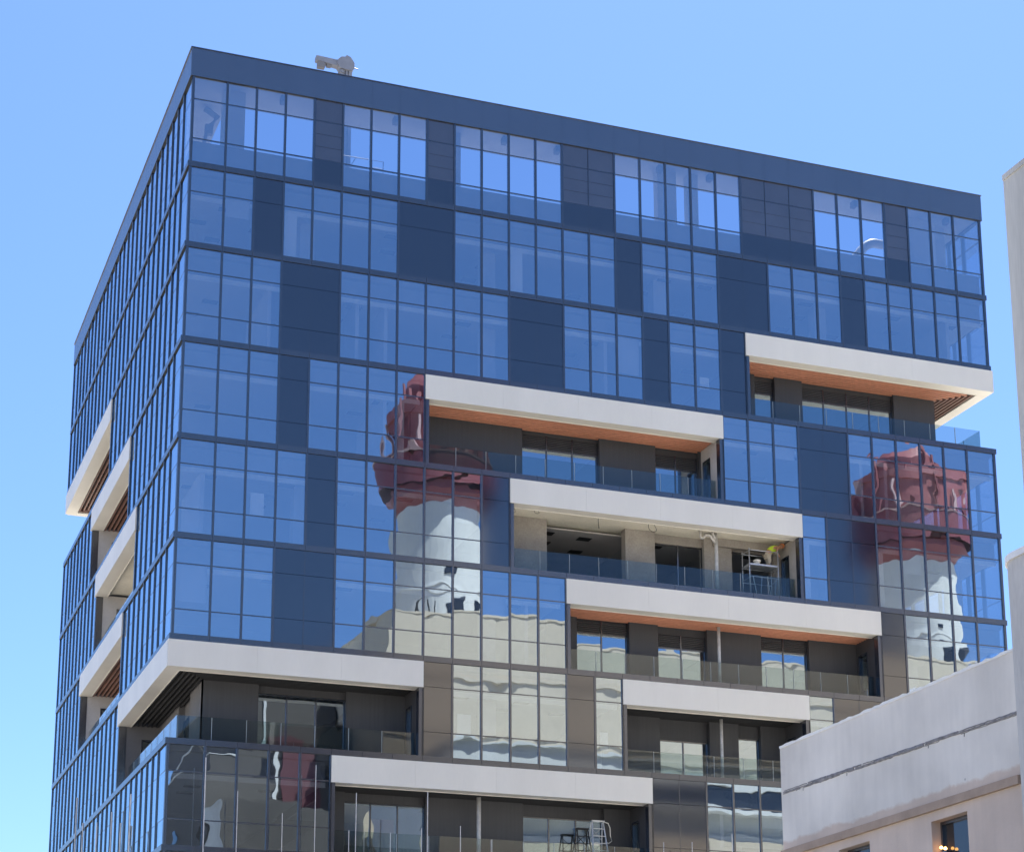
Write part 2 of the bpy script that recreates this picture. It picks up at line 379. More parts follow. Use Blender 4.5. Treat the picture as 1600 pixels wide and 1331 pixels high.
# ------------------------------------------------------------------ parapet and open roof storey
zt, zb = LEV[-1], LEV[0]
for i in range(1, 31): piece('parapet_panel', (CX[i - 1] + (0.004 if i > 1 else -0.07), CX[i] - (0.004 if i < 30 else -0.07), -0.07, 0.05, zb, zt), 'parapet', bld)
for i in range(1, 27):
    for f in (LF, RT):
        piece('parapet_panel', f.b(CY[i - 1] + (0.004 if i > 1 else 0.055), CY[i] - 0.004, -0.07, 0.05, zb, zt), 'parapet', bld)
piece('parapet_panel', (0.06, WF - 0.06, DF - 0.05, DF + 0.07, zb, zt), 'parapet', bld)
pstrip = MB(); pstrip.box(-0.072, WF + 0.072, -0.072, -0.002, zb - 0.014, zb - 0.001).box(-0.072, -0.002, -0.002, DF, zb - 0.014, zb - 0.001).box(WF + 0.002, WF + 0.072, -0.002, DF, zb - 0.014, zb - 0.001)
pstrip.build('parapet_shade_strip', 'black', bld)  # added black strip, shade painted under the parapet edge
cp = MB(); cp.box(-0.10, WF + 0.10, -0.10, 0.30, zt, zt + 0.035).box(-0.10, WF + 0.10, DF - .3, DF + .1, zt, zt + .035).box(-.1, .3, .3, DF - .3, zt, zt + .035).box(WF - .3, WF + .1, .3, DF - .3, zt, zt + .035)
cp.build('coping', 'mull', bld)
# canopy ring behind the parapet: pale underside, an edge beam and brackets
cn = MB(); cn.box(0.06, WF - 0.06, 0.06, 1.75, zb + 0.10, zb + 0.30).box(0.06, 1.75, 1.75, DF - 0.06, zb + 0.10, zb + 0.30).box(WF - 1.75, WF - .06, 1.75, DF - .06, zb + .1, zb + .3).box(1.75, WF - 1.75, DF - 1.75, DF - .06, zb + .1, zb + .3)
cn.build('roof_canopy', 'plaster', bld)
for i in range(2, 30, 1):
    if i % 2: piece('canopy_bracket', (CX[i] - 0.10, CX[i] + 0.10, 0.35, 0.65, zb - 0.16, zb + 0.098), 'slab', bld)
piece('roof_upstand', (0.14, WF - 0.14, 0.14, 0.5, LEV[1] + 0.17, LEV[1] + 1.16), 'slab', bld)
piece('roof_upstand', (0.14, 0.5, 0.5, DF - 0.5, LEV[1] + 0.17, LEV[1] + 1.16), 'slab', bld)
piece('roof_deck', (0.5, WF - 0.5, 0.5, DF - 0.5, LEV[1] + 0.95, LEV[1] + 1.15), 'slab', bld)
zr = LEV[1] + 1.16
for a, b, y0 in ((1, 1.75, 0.7), (9, 9.45, 0.75), (17, 17.75, 0.75), (18.2, 18.6, 0.7), (27.3, 28.6, 0.9), (28.9, 29.3, 1.2)):
    ia = int(a); xa = CX[ia] + (a - ia) * 1.15; ib = int(b); xb = CX[ib] + (b - ib) * 1.15
    piece('roof_column', (xa, xb, y0, y0 + 0.4, zr, zb + 0.10), 'plaster', bld)
# slatted screens behind the dark panes of the roof storey are the cladding planks above

# ------------------------------------------------------------------ balconies
def fascia(f, u0, u1, z, par, ends=(True, True), first=0.0, last=0.0):
    """white fascia in panel lengths with a returned lip; first/last extend round a corner"""
    n = max(1, round((u1 - u0) / 3.45)); w = (u1 - u0) / n
    for i in range(n):
        a, b = u0 + i * w + (0.0018 if i else -first), u0 + (i + 1) * w - (0.0018 if i < n - 1 else -last)
        piece('fascia_panel', f.b(a, b, -0.10, -0.02, z - 1.0, z - 0.012), 'white', par)
def mitred_soffit(f, u0, u1, z, d1, par, m0, m1, mat='wood'):
    d = 0.50; step = 0.19
    while d + 0.07 < d1:
        a = u0 + (d + 0.04 if m0 else 0.16); b = u1 - (d + 0.04 if m1 else 0.16)
        piece('soffit_slat', f.b(a, b, d, d + 0.065, z - 0.965, z - 0.815), mat, par)
        d += step
def side_door(f, u, dirn, d0, d1, zf, ztop, par, wall):
    """end wall of a recess with a glazed door in it; dirn +1: the wall stands at the high-u end"""
    a, b = (u, u + 0.16 * dirn)
    dm0, dm1 = d0 + 0.62, d0 + 1.30
    zd = zf + 2.15
    piece('end_wall', f.b(a, b, d0, dm0, zf, ztop), wall, par); piece('end_wall', f.b(a, b, dm1, d1, zf, ztop), wall, par)
    piece('end_wall', f.b(a, b, dm0, dm1, zd, ztop), wall, par)
    dr = piece('door_leaf', f.b(u + 0.07 * dirn, u + 0.10 * dirn, dm0 + 0.06, dm1 - 0.06, zf, zd - 0.06), 'rail_glass', par)
    fm = MB()
    for x0, x1, z0, z1 in ((dm0, dm0 + .06, zf, zd), (dm1 - .06, dm1, zf, zd), (dm0 + .06, dm1 - .06, zd - .06, zd)):
        fm.box(*f.b(u - 0.02 * dirn, u + 0.12 * dirn, x0, x1, z0, z1))
    fm.build('door_frame', 'mull', par)

def recess(k, f, a, b, cs, wins, depth, wall='clad', soffit='wood', ends=(True, True), corner=(None, None), raw=False, end_mat='plaster', pipes=()):
    """balcony between column lines a and b of facade f in storey k.
    wins: (u0, u1, glass_top, n_panes, louvre, blind). corner: inner u of the block where the recess wraps round"""
    z, zf = LEV[k - 1], LEV[k] + 0.16
    u0, u1 = cs[a], cs[b]
    m0, m1 = corner[0] is not None, corner[1] is not None
    mb = MB(); ztop = z - 0.92
    # the balcony's own mesh: the recess walls (piers)
    ui, uj = (corner[0] if m0 else u0 + 0.02), (corner[1] if m1 else u1 - 0.02)
    pd, wd = depth, depth + 0.22
    cur = ui
    for w in sorted(wins):
        if w[0] > cur: mb.box(*f.b(cur, w[0], pd, pd + 0.42, zf, ztop + 0.5))
        mb.box(*f.b(w[0], w[1], wd + 0.02, wd + 0.26, w[2] + (0.62 if w[4] else 0.06), ztop + 0.5))
        cur = w[1]
    if uj > cur: mb.box(*f.b(cur, uj, pd, pd + 0.42, zf, ztop + 0.5))
    bal = mb.build('balcony', wall, bld)
    # ends: dark jamb posts and end walls
    for e, (u, sgn) in enumerate(((u0, 1), (u1, -1))):
        if (m0, m1)[e] or not ends[e]: continue
        piece('jamb', f.b(u - 0.04 * sgn, u + 0.16 * sgn, -0.05, 0.26, zf, z - 1.0), 'mull', bal)
        if sgn > 0: piece('end_wall', f.b(u - 0.02, u + 0.12, 0.26, pd, zf, ztop), end_mat, bal)
        else: side_door(f, u - 0.14, 1, 0.26, pd, zf, ztop, bal, end_mat)
    fascia(f, u0, u1, z, bal, first=(0.10 if m0 and f is FR else (-0.02 if m0 else 0.0)), last=(0.10 if m1 and f is FR else 0.0))
    # lip and trim bead
    la, lb = u0 - (0.02 if m0 else 0), u1 + (0.02 if m1 else 0)
    if m0 and f is not FR: la = u0 + 0.45
    piece('fascia_lip', f.b(la, lb, -0.02, 0.45, z - 1.0, z - 0.93), 'white', bal)
    ba = u0 + (0.42 if m0 and f is FR else (0.45 if m0 else 0.16)); bb = u1 - (0.42 if m1 else 0.16)
    piece('trim_bead', f.b(ba, bb, 0.42, 0.452, z - 1.022, z - 1.0), 'white', bal)
    if raw:
        piece('soffit_slab', f.b(u0 + .02, u1 - .02, 0.46, wd + 0.6, z - 0.80, z - 0.62), 'concl', bal)
    else:
        mitred_soffit(f, u0, u1, z, wd + 0.02, bal, m0, m1, 'wood_shaded' if soffit == 'wood' and f is not FR else soffit)
        s0 = u0 + (0.46 if m0 and f is FR else (wd + 0.05 if m0 else 0.02)); s1 = u1 - (0.46 if m1 and f is FR else 0.02)
        piece('soffit_board', f.b(s0, s1, 0.46, wd + 0.04, z - 0.80, z - 0.76), 'black', bal)
    # windows
    for (wa, wb, gt, n, louv, blind) in wins:
        if n == 0: continue
        pw = (wb - wa) / n
        fr = MB()
        for i in range(n + 1):
            x = wa + i * pw; fr.box(*f.b(x - (0.03 if i else 0), x + (0.03 if i < n else 0), wd - 0.03, wd + 0.05, zf, gt + (0.62 if louv else 0.06)))
        for i in range(n):
            x0, x1 = wa + i * pw + 0.03, wa + (i + 1) * pw - 0.03
            fr.box(*f.b(x0, x1, wd - 0.02, wd + 0.05, gt, gt + 0.05)); fr.box(*f.b(x0, x1, wd - 0.02, wd + 0.05, zf, zf + 0.06))
            if blind != 'open': piece('window_pane', f.b(x0, x1, wd, wd + 0.024, zf + 0.06, gt), 'glass', bal, face=f.face, rot=(random.uniform(-.001, .001), 0, random.uniform(-.001, .001)))
            if blind and blind != 'open' and i in blind: piece('window_blind', f.b(x0 + .05, x1 - .05, wd + 0.16, wd + 0.18, zf + 0.1, gt - 0.5), 'brick', bal)
        fr.build('window_frame', 'mull', bal)
        if louv:
            lv = MB(); zz = gt + 0.06
            while zz < gt + 0.60:
                lv.box(*f.b(wa + .03, wb - .03, wd - 0.01, wd + 0.05, zz, zz + 0.045)); zz += 0.075
            lv.build('louvre', 'clad', bal)
        piece('room_ceiling', f.b(wa - .6, wb + .6, wd + 0.3, wd + 6, z - 0.99, z - 0.95), 'ceil', bal)
        for i in range(n):
            if random.random() < .7:
                x = wa + (i + .5) * pw; piece('ceiling_light', f.b(x - .3, x + .3, wd + 0.9, wd + 1.2, z - 1.02, z - 0.992), 'black', bal)
    # glass balustrade
    r0, r1 = u0 + (0.40 if m0 else 0.165), u1 - (0.40 if m1 else 0.165)
    n = max(1, round((r1 - r0) / 1.2)); w = (r1 - r0) / n
    for i in range(n):
        piece('balustrade_pane', f.b(r0 + i * w + 0.008, r0 + (i + 1) * w - 0.008, 0.40, 0.42, zf - 0.02, LEV[k] + 1.15), 'rail_glass', bal)
    for i in range(1, n): piece('pane_joint', f.b(r0 + i * w - 0.0075, r0 + i * w + 0.0075, 0.395, 0.425, zf, LEV[k] + 1.14), 'joint', bal)  # pale colour stands for light caught on the pane edges
    ch = MB().box(*f.b(r0, r1, 0.36, 0.398, zf - 0.02, zf + 0.06)); ch.build('balustrade_shoe', 'alu', bal)
    for (u, d, r, za, zb_) in pipes:
        x, y = f.b(u, u, d, d, 0, 0)[0], f.b(u, u, d, d, 0, 0)[2]
        MB().tube([(x, y, za), (x, y, zb_)], r, 12).build('drain_pipe', 'pipe', bal, smooth=True)
    return bal

D_ = 1.74
recess(3, FR, 20, 30, CX, [(24.55, 25.5, 33.93, 1, True, None), (26.8, 31.25, 33.93, 4, True, None)], D_, ends=(True, False), corner=(None, 33.05))
recess(3, RT, 0, 7, CY, [], D_, ends=(False, True), corner=(1.75, None))
recess(4, FR, 8, 19, CX, [(14.08, 17.42, 30.17, 3, True, None), (19.9, 21.85, 30.05, 2, True, None)], D_)
b5 = recess(5, FR, 11, 22, CX, [(15.15, 18.55, 27.28, 0, False, None), (19.85, 22.05, 26.82, 2, False, 'open'), (23.3, 25.2, 26.82, 2, False, 'open')], D_ + 0.12, wall='conc', raw=True, end_mat='conc', pipes=[(22.25, 1.15, 0.075, LEV[5] + 0.17, LEV[4] - 0.82)])
recess(6, FR, 13, 25, CX, [(16.35, 18.6, 22.72, 2, True, None), (19.85, 22.02, 22.42, 2, True, None), (24.45, 26.65, 22.72, 2, True, None)], D_, end_mat='clad', pipes=[(22.25, 1.15, 0.065, LEV[6] + 0.17, LEV[5] - 0.965)])
recess(7, FR, 0, 8, CX, [(3.65, 7.0, 19.18, 3, False, None)], D_, soffit='black', ends=(False, True), corner=(1.6, None), end_mat='clad')
recess(7, LF, 0, 9, CY, [(4.2, 6.4, 18.9, 2, False, None)], D_ - 0.14, wall='greywall', soffit='black', ends=(False, True), corner=(1.78, None), end_mat='greywall')
recess(7, FR, 15, 22, CX, [(19.85, 22.02, 18.62, 2, False, None), (23.3, 24.3, 18.92, 1, False, None)], D_, soffit='black', end_mat='clad', pipes=[(22.25, 1.15, 0.065, LEV[7] + 0.17, LEV[6] - 0.965)])
recess(8, FR, 5, 16, CX, [(7.0, 10.15, 15.33, 3, False, (1,)), (14.05, 17.4, 15.2, 3, False, None)], D_, soffit='black', end_mat='clad', pipes=[(12.05, 1.15, 0.085, LEV[8] + 0.17, LEV[7] - 0.965)])
recess(3, LF, 14, 26, CY, [(18.0, 22.0, 33.9, 3, True, None)], D_, wall='plaster', ends=(True, False), corner=(None, DF - 2.2))
recess(4, LF, 9, 18, CY, [(13.0, 16.0, 30.2, 2, True, None)], D_, wall='plaster')
recess(5, LF, 7, 16, CY, [(12.0, 15.0, 26.4, 2, False, None)], D_ + .1, wall='plaster', raw=True)
recess(6, LF, 9, 19, CY, [(15.0, 18.0, 22.6, 2, True, None)], D_, wall='plaster')
recess(3, RE, 0, 6, CX, [], D_, wall='plaster', ends=(False, True), corner=(2.2, None))

# unfinished balcony: wire loops, pipe bend and the light room behind the first opening
zc = LEV[4] - 0.80
for x, y, w, h in ((13.3, 0.75, 0.10, 0.30), (14.3, 0.75, 0.10, 0.22), (19.25, 0.75, 0.17, 0.42)):
    pts = [(x + w * math.sin(t) * (1 if i else 1), y + 0.05 * math.sin(2 * t), zc - h * 0.5 * (1 - math.cos(t + 0.35)) * 1.0) for i, t in enumerate([0.2 + 5.6 * q / 14 for q in range(15)])]
    MB().tube(pts, 0.011, 5).build('wire_loop', 'black', b5)
MB().tube([(16.95, 0.85, zc), (16.95, 0.85, zc - 0.25), (16.98, 0.86, zc - 0.5)], 0.012, 5).build('wire_stub', 'black', b5)
MB().tube([(21.55, 1.15, zc + .02), (21.55, 1.15, zc - 0.24), (21.62, 1.15, zc - 0.30), (21.72, 1.15, zc - 0.24), (21.8, 1.15, zc - 0.14), (21.98, 1.15, zc - 0.14), (22.2, 1.15, zc - 0.42)], 0.055, 10).build('waste_pipe', 'pipe', b5, smooth=True)
MB().tube([(22.05, 1.05, zc), (22.22, 1.15, zc - 0.3)], 0.05, 10).build('waste_pipe', 'pipe', b5, smooth=True)
MB().box(22.45, 25.3, 1.7, 1.86, zc - 0.35, zc).build('downstand_beam', 'conc', b5)
piece('room_ceiling', (14.6, 19.3, 2.4, 8.0, LEV[4] - 0.98, LEV[4] - 0.92), 'plaster', b5)
for x, y in ((15.6, 3.0), (17.3, 3.2), (15.9, 4.2), (17.6, 4.9)): piece('ceiling_recess', (x - .28, x + .28, y - .2, y + .2, LEV[4] - 1.0, LEV[4] - 0.982), 'black', b5)
piece('room_wall', (14.5, 19.4, 8.0, 8.2, LEV[5] + .17, LEV[4] - 1.0), 'slab', b5)

# ------------------------------------------------------------------ things in and on the building
# rooftop hoist
M['hoist'] = solid('hoist_paint', (0.26, 0.27, 0.30), rough=0.5, var=0.1, scale=4)
hs_ = thing('rooftop_hoist', 'pale grey davit hoist arm standing on the roof behind the parapet', 'hoist', (7.0, 4.0, LEV[1] + 1.15))
zr0 = LEV[1] + 1.15
def hb(name, mb, mat='hoist', smooth=False): return mb.build(name, mat, hs_, smooth=smooth, loc=(7.0, 4.0, zr0))
hb('mast', MB().tube([(6.95, 4, zr0), (6.95, 4, 46.50)], 0.11, 12).tube([(6.95, 4, 46.50), (6.95, 4, 46.62)], 0.15, 12).tube([(6.98, 4, 46.62), (6.98, 4, 46.85)], 0.10, 12), smooth=False)
hb('rear_leg', MB().box(7.12, 7.20, 3.9, 4.1, zr0, 46.75).box(7.24, 7.38, 3.88, 4.12, zr0, 46.8))
bm = MB()
poly = [(5.84, 47.06), (5.84, 46.86), (6.95, 46.72), (6.95, 47.02)]
n0 = len(bm.v); bm.v += [(x, 3.86, z) for x, z in poly] + [(x, 4.14, z) for x, z in poly]
bm.f += [(n0, n0 + 1, n0 + 2, n0 + 3), (n0 + 7, n0 + 6, n0 + 5, n0 + 4)] + [(n0 + i, n0 + 4 + i, n0 + 4 + (i + 1) % 4, n0 + (i + 1) % 4) for i in range(4)]; bm.mi += [0] * 6
hb('boom', bm)
hb('cable_box', MB().box(5.92, 6.22, 3.88, 4.12, 46.58, 46.86).box(6.30, 6.50, 3.9, 4.1, 46.70, 46.83), 'slab')
poly = [(6.72, 46.85), (6.86, 46.66), (7.36, 46.62), (7.46, 46.74), (7.46, 46.98), (7.30, 47.22), (7.12, 47.29), (7.06, 47.20), (6.90, 47.18), (6.74, 47.02)]
bm = MB(); n0 = 0; n = len(poly); bm.v += [(x, 3.8, z) for x, z in poly] + [(x, 4.2, z) for x, z in poly]
bm.f += [tuple(range(n)), tuple(n + i for i in reversed(range(n)))] + [(i, n + i, n + (i + 1) % n, (i + 1) % n) for i in range(n)]; bm.mi += [0] * (n + 2)
hb('motor_housing', bm)
hb('lever', MB().tube([(7.45, 4, 46.88), (7.66, 4, 46.85)], 0.022, 6), 'mull')
# hoist basket rails seen through the roof storey glass
rb = thing('access_basket', 'dark tubular rail basket seen through the roof storey glass', 'basket', (7.4, 2.5, zr))
t = MB(); y = 2.5
t.tube([(6.30, y, zr), (6.36, y, 41.86), (6.55, y, 41.93), (7.75, y, 41.95)], 0.022, 6).tube([(7.0, y, 41.52), (7.22, y, 41.93)], 0.018, 6)
t.tube([(7.9, y, zr), (7.9, y, 41.95), (8.38, y, 41.95), (8.36, y, zr)], 0.022, 6).tube([(7.9, y, 41.62), (8.37, y, 41.62)], 0.016, 6)
t.tube([(6.7, y, 41.50), (8.3, y, 41.55)], 0.03, 6)
t.build('rail_frame', 'mull', rb, loc=(7.4, 2.5, zr))
MB().box(6.25, 8.45, 2.3, 3.2, zr, zr + 0.12).build('basket_floor', 'slab', rb, loc=(7.4, 2.5, zr))
# bent machine arm inside the corner pane
ma = thing('machine_arm', 'dark jointed machine arm behind the corner glass of the roof storey', 'machine', (0.95, 2.2, zr))
MB().tube([(0.75, 2.2, zr), (1.05, 2.2, 41.75)], 0.07, 8).build('strut', 'slab', ma, loc=(0.95, 2.2, zr))
MB().box(0.98, 1.28, 2.1, 2.3, 41.65, 42.05).build('joint', 'slab', ma, loc=(0.95, 2.2, zr))
MB().tube([(1.2, 2.2, 42.0), (1.45, 2.2, 42.45), (0.95, 2.2, 42.75)], 0.13, 8).build('head', 'slab', ma, loc=(0.95, 2.2, zr))
# white curved duct at the right end of the roof storey
dk = MB(); pts = [(29.2 + 0.12 * i, 1.6, zr + 0.0 + 1.55 * math.sin(math.pi / 2 * i / 12)) for i in range(13)] + [(31.2, 1.6, zr + 1.55)]
dk.tube(pts, 0.20, 14)
tag(dk.build('curved_duct', 'white', smooth=True, loc=(29.2, 1.6, zr)), 'white curved duct rising behind the glass of the roof storey', 'duct')

# mobile scaffold tower
FZ5 = LEV[5] + 0.16
sc_ = thing('mobile_scaffold', 'silver mobile scaffold tower on the unfinished concrete balcony', 'scaffold', (24.2, 1.2, FZ5))
SL = (24.2, 1.2, FZ5)
for x, y, zt_ in ((23.58, 0.85, 26.70), (24.88, 0.85, 26.70), (23.62, 1.55, 26.72), (24.92, 1.55, 26.72)):
    MB().tube([(x, y, FZ5 + 0.08), (x, y, zt_)], 0.024, 8).build('post', 'steel', sc_, smooth=True, loc=SL)
    MB().tube([(x, y - .02, FZ5 + 0.05), (x, y + .02, FZ5 + 0.05)], 0.05, 10).build('castor', 'black', sc_, loc=SL)
for y, z in ((0.85, 26.62), (1.55, 26.62), (0.85, 25.5), (1.55, 25.4), (1.55, 26.0)):
    MB().tube([(23.58, y, z), (24.9, y, z)], 0.02, 8).build('guard_rail', 'steel', sc_, smooth=True, loc=SL)
for x in (23.6, 24.9):
    for z in (26.6, 25.95, 25.45): MB().tube([(x, 0.85, z), (x, 1.55, z)], 0.018, 6).build('rung', 'steel', sc_, loc=SL)
for a, b in ((23.72, 23.90), (24.12, 24.02), (24.36, 24.54), (24.76, 24.66)):
    MB().tube([(a, 0.83, 25.48), (b, 0.83, FZ5 + 0.1)], 0.016, 6).build('brace', 'steel', sc_, loc=SL)
MB().box(23.60, 24.88, 0.88, 1.52, 26.00, 26.07).build('platform', 'steel', sc_, loc=SL)
bk = MB().lathe([(0.0, 26.072), (0.11, 26.072), (0.12, 26.20), (0.15, 26.21), (0.165, 26.25), (0.15, 26.30), (0.0, 26.30)], 24.08, 1.15, 16)
tag(bk.build('bucket', 'white', smooth=False, loc=(24.08, 1.15, 26.07)), 'small white tub on the scaffold platform', 'bucket')

# worker bending on the platform
def body(name, joints, edges, mat, parent, loc, sub=2):
    me = bpy.data.meshes.new(name); me.from_pydata([tuple(Vector(p) - Vector(loc)) for p, r in joints], edges, [])
    me.materials.append(M[mat]); ob = link(name, me, parent, loc)
    ob.modifiers.new('skin', 'SKIN')
    if not me.skin_vertices:
        import bmesh
        bm_ = bmesh.new(); bm_.from_mesh(me); bm_.verts.layers.skin.verify(); bm_.to_mesh(me); bm_.free()
    lay = me.skin_vertices[0].data
    for i, (p, r) in enumerate(joints): lay[i].radius = r if isinstance(r, tuple) else (r, r); lay[i].use_root = (i == 0)
    sb = ob.modifiers.new('sub', 'SUBSURF'); sb.levels = sub; sb.render_levels = sub
    return ob
PL = (24.62, 1.25, 26.07); pz = 26.07
wk = thing('person', 'worker in yellow hi-vis vest bending over on the scaffold platform', 'person', PL)
body('body', [((24.62, 1.25, pz + .52), .12), ((24.66, 1.20, pz + .66), .14), ((24.84, 1.18, pz + .80), .15), ((25.02, 1.16, pz + .86), .12), ((25.10, 1.15, pz + .89), .06), ((25.16, 1.15, pz + .92), .085), ((25.22, 1.15, pz + .95), .09), ((25.27, 1.15, pz + .97), .06),
              ((24.60, 1.15, pz + .48), .09), ((24.66, 1.13, pz + .25), .065), ((24.60, 1.13, pz + .05), .045), ((24.68, 1.10, pz + .03), .04),
              ((24.62, 1.36, pz + .48), .09), ((24.70, 1.37, pz + .25), .065), ((24.63, 1.37, pz + .05), .045), ((24.71, 1.36, pz + .03), .04),
              ((24.98, 1.02, pz + .83), .06), ((24.90, 0.98, pz + .62), .045), ((25.02, 0.98, pz + .45), .035), ((25.05, 0.98, pz + .40), .03),
              ((25.0, 1.32, pz + .84), .06), ((25.14, 1.34, pz + .96), .045), ((25.26, 1.34, pz + 1.05), .033), ((25.30, 1.34, pz + 1.08), .028)],
     [(0, 1), (1, 2), (2, 3), (3, 4), (4, 5), (5, 6), (6, 7), (0, 8), (8, 9), (9, 10), (10, 11), (0, 12), (12, 13), (13, 14), (14, 15), (3, 16), (16, 17), (17, 18), (18, 19), (3, 20), (20, 21), (21, 22), (22, 23)], 'skin', wk, PL)
body('trousers', [((24.63, 1.25, pz + .54), .135), ((24.60, 1.15, pz + .48), .105), ((24.66, 1.13, pz + .25), .082), ((24.60, 1.13, pz + .08), .062), ((24.62, 1.36, pz + .48), .105), ((24.70, 1.37, pz + .25), .082), ((24.63, 1.37, pz + .08), .062)],
     [(0, 1), (1, 2), (2, 3), (0, 4), (4, 5), (5, 6)], 'trouser', wk, PL)
body('vest', [((24.655, 1.21, pz + .64), .155), ((24.75, 1.19, pz + .74), .165), ((24.86, 1.18, pz + .81), .170), ((25.02, 1.16, pz + .865), .14), ((24.97, 1.06, pz + .83), .085), ((24.99, 1.28, pz + .84), .085)], [(0, 1), (1, 2), (2, 3), (3, 4), (3, 5)], 'vest', wk, PL)
hm = MB(); hm.lathe([(0.115, 0.0), (0.10, 0.0), (0.105, 0.05), (0.085, 0.10), (0.045, 0.13), (0.005, 0.135)], 0, 0, 16)
ho = hm.build('helmet', 'orange', wk, smooth=True); ho.location = (25.23 - PL[0], 1.15 - PL[1], pz + .955 - PL[2]); ho.rotation_euler = (0, R(55), 0)
for q in wk.children:
    if q.name != ho.name: q.location = (0, 0, 0)

# things parented to an empty that is not at the origin were built in local space already
for root in (hs_, rb, ma, sc_):
    for q in root.children: q.location = (0, 0, 0)

# stepladders on the lowest visible balcony
FZ8 = LEV[8] + 0.16
def ladder(name, label, x, y, h, w, mat):
    L = thing(name, label, 'ladder', (x, y, FZ8))
    for s in (-1, 1):
        MB().tube([(s * w, -0.45, 0), (s * w * .62, -0.05, h)], 0.026, 6).build('front_stile', mat, L); MB().tube([(s * w, 0.5, 0), (s * w * .62, 0.06, h)], 0.022, 6).build('rear_stile', mat, L)
    n = int(h / 0.28)
    for i in range(1, n):
        q = i / n; ww = w * (1 - .38 * q); MB().box(-ww, ww, -0.45 + .4 * q - .04, -0.45 + .4 * q + .04, h * q - .012, h * q + .012).build('tread', mat, L)
    MB().box(-w * .72, w * .72, -0.12, 0.12, h - 0.01, h + 0.04).build('top_cap', mat, L)
    for i in (0, 1): MB().tube([(-w * .8, 0.3 - .1 * i, h * (.35 + .3 * i)), (w * .75, 0.2 - .1 * i, h * (.62 + .3 * i))], 0.012, 5).tube([(w * .8, 0.3 - .1 * i, h * (.35 + .3 * i)), (-w * .75, 0.2 - .1 * i, h * (.62 + .3 * i))], 0.012, 5).build('cross_brace', mat, L)
    return L
ladder('stepladder', 'shorter black stepladder standing before the balcony window', 16.25, 1.2, 1.72, 0.34, 'black')
ladder('stepladder', 'taller silver stepladder beside the black one on the lowest balcony', 16.82, 1.05, 2.02, 0.36, 'steel')
cb = MB().tube([(17.0, 0.85, 15.02), (17.18, 0.85, 14.98), (17.26, 0.85, 14.8), (17.27, 0.85, 14.5), (17.33, 0.85, 14.3), (17.2, 0.85, 14.2), (17.05, 0.85, 14.25)], 0.018, 6)
tag(cb.build('cable', 'white', smooth=True, loc=(17.0, 0.85, 14.2)), 'white cable looped over the side of the silver stepladder', 'cable')

# slender poles standing on the podium terrace in front of the lowest storeys
ORD = ['first', 'second', 'third', 'fourth', 'fifth', 'sixth', 'seventh', 'eighth', 'ninth', 'tenth', 'eleventh', 'twelfth', 'thirteenth', 'fourteenth', 'fifteenth', 'sixteenth']
PZ = LEV[9] - 0.35
poles = [(a, b, c, d * .62) for a, b, c, d in ((1.22, -1.0, 16.05, .03), (2.38, -1.0, 14.94, .022), (4.0, -1.0, 14.25, .022), (5.17, -1.0, 16.05, .022), (6.43, -1.0, 13.8, .022), (6.65, -1.0, 15.15, .024), (7.95, -1.0, 13.79, .02), (9.1, -1.0, 14.02, .022), (9.33, -1.0, 15.35, .03), (10.58, -1.0, 14.18, .024), (11.76, -1.0, 13.75, .02), (18.65, -1.0, 14.04, .022), (19.81, -1.0, 14.11, .022), (21.51, -1.0, 14.52, .03))]
for i, (x, y, z, r) in enumerate(poles):
    tag(MB().tube([(x, y, PZ), (x + random.uniform(-.02, .02), y, z)], r, 8).tube([(x, y, PZ), (x, y, PZ + 0.03)], 0.09, 8).build('scaffold_pole', 'pipe', smooth=False, loc=(x, y, PZ)),
        'slim grey pole before the lowest front glazing, %s from the left corner' % ORD[i], 'pole', 'poles in front of the lowest storeys')
for i, (y, z) in enumerate([(1.0, 14.97), (2.9, 14.26), (5.0, 15.02), (8.5, 15.2), (12.2, 15.8), (14.2, 17.2)]):
    tag(MB().tube([(-1.0, y, PZ), (-1.0, y + random.uniform(-.03, .03), z)], 0.03, 8).tube([(-1.0, y, PZ), (-1.0, y, PZ + 0.03)], 0.09, 8).build('scaffold_pole', 'pipe', loc=(-1.0, y, PZ)),
        'slim grey pole before the left side facade, %s from the corner' % ORD[i], 'pole', 'poles in front of the lowest storeys')

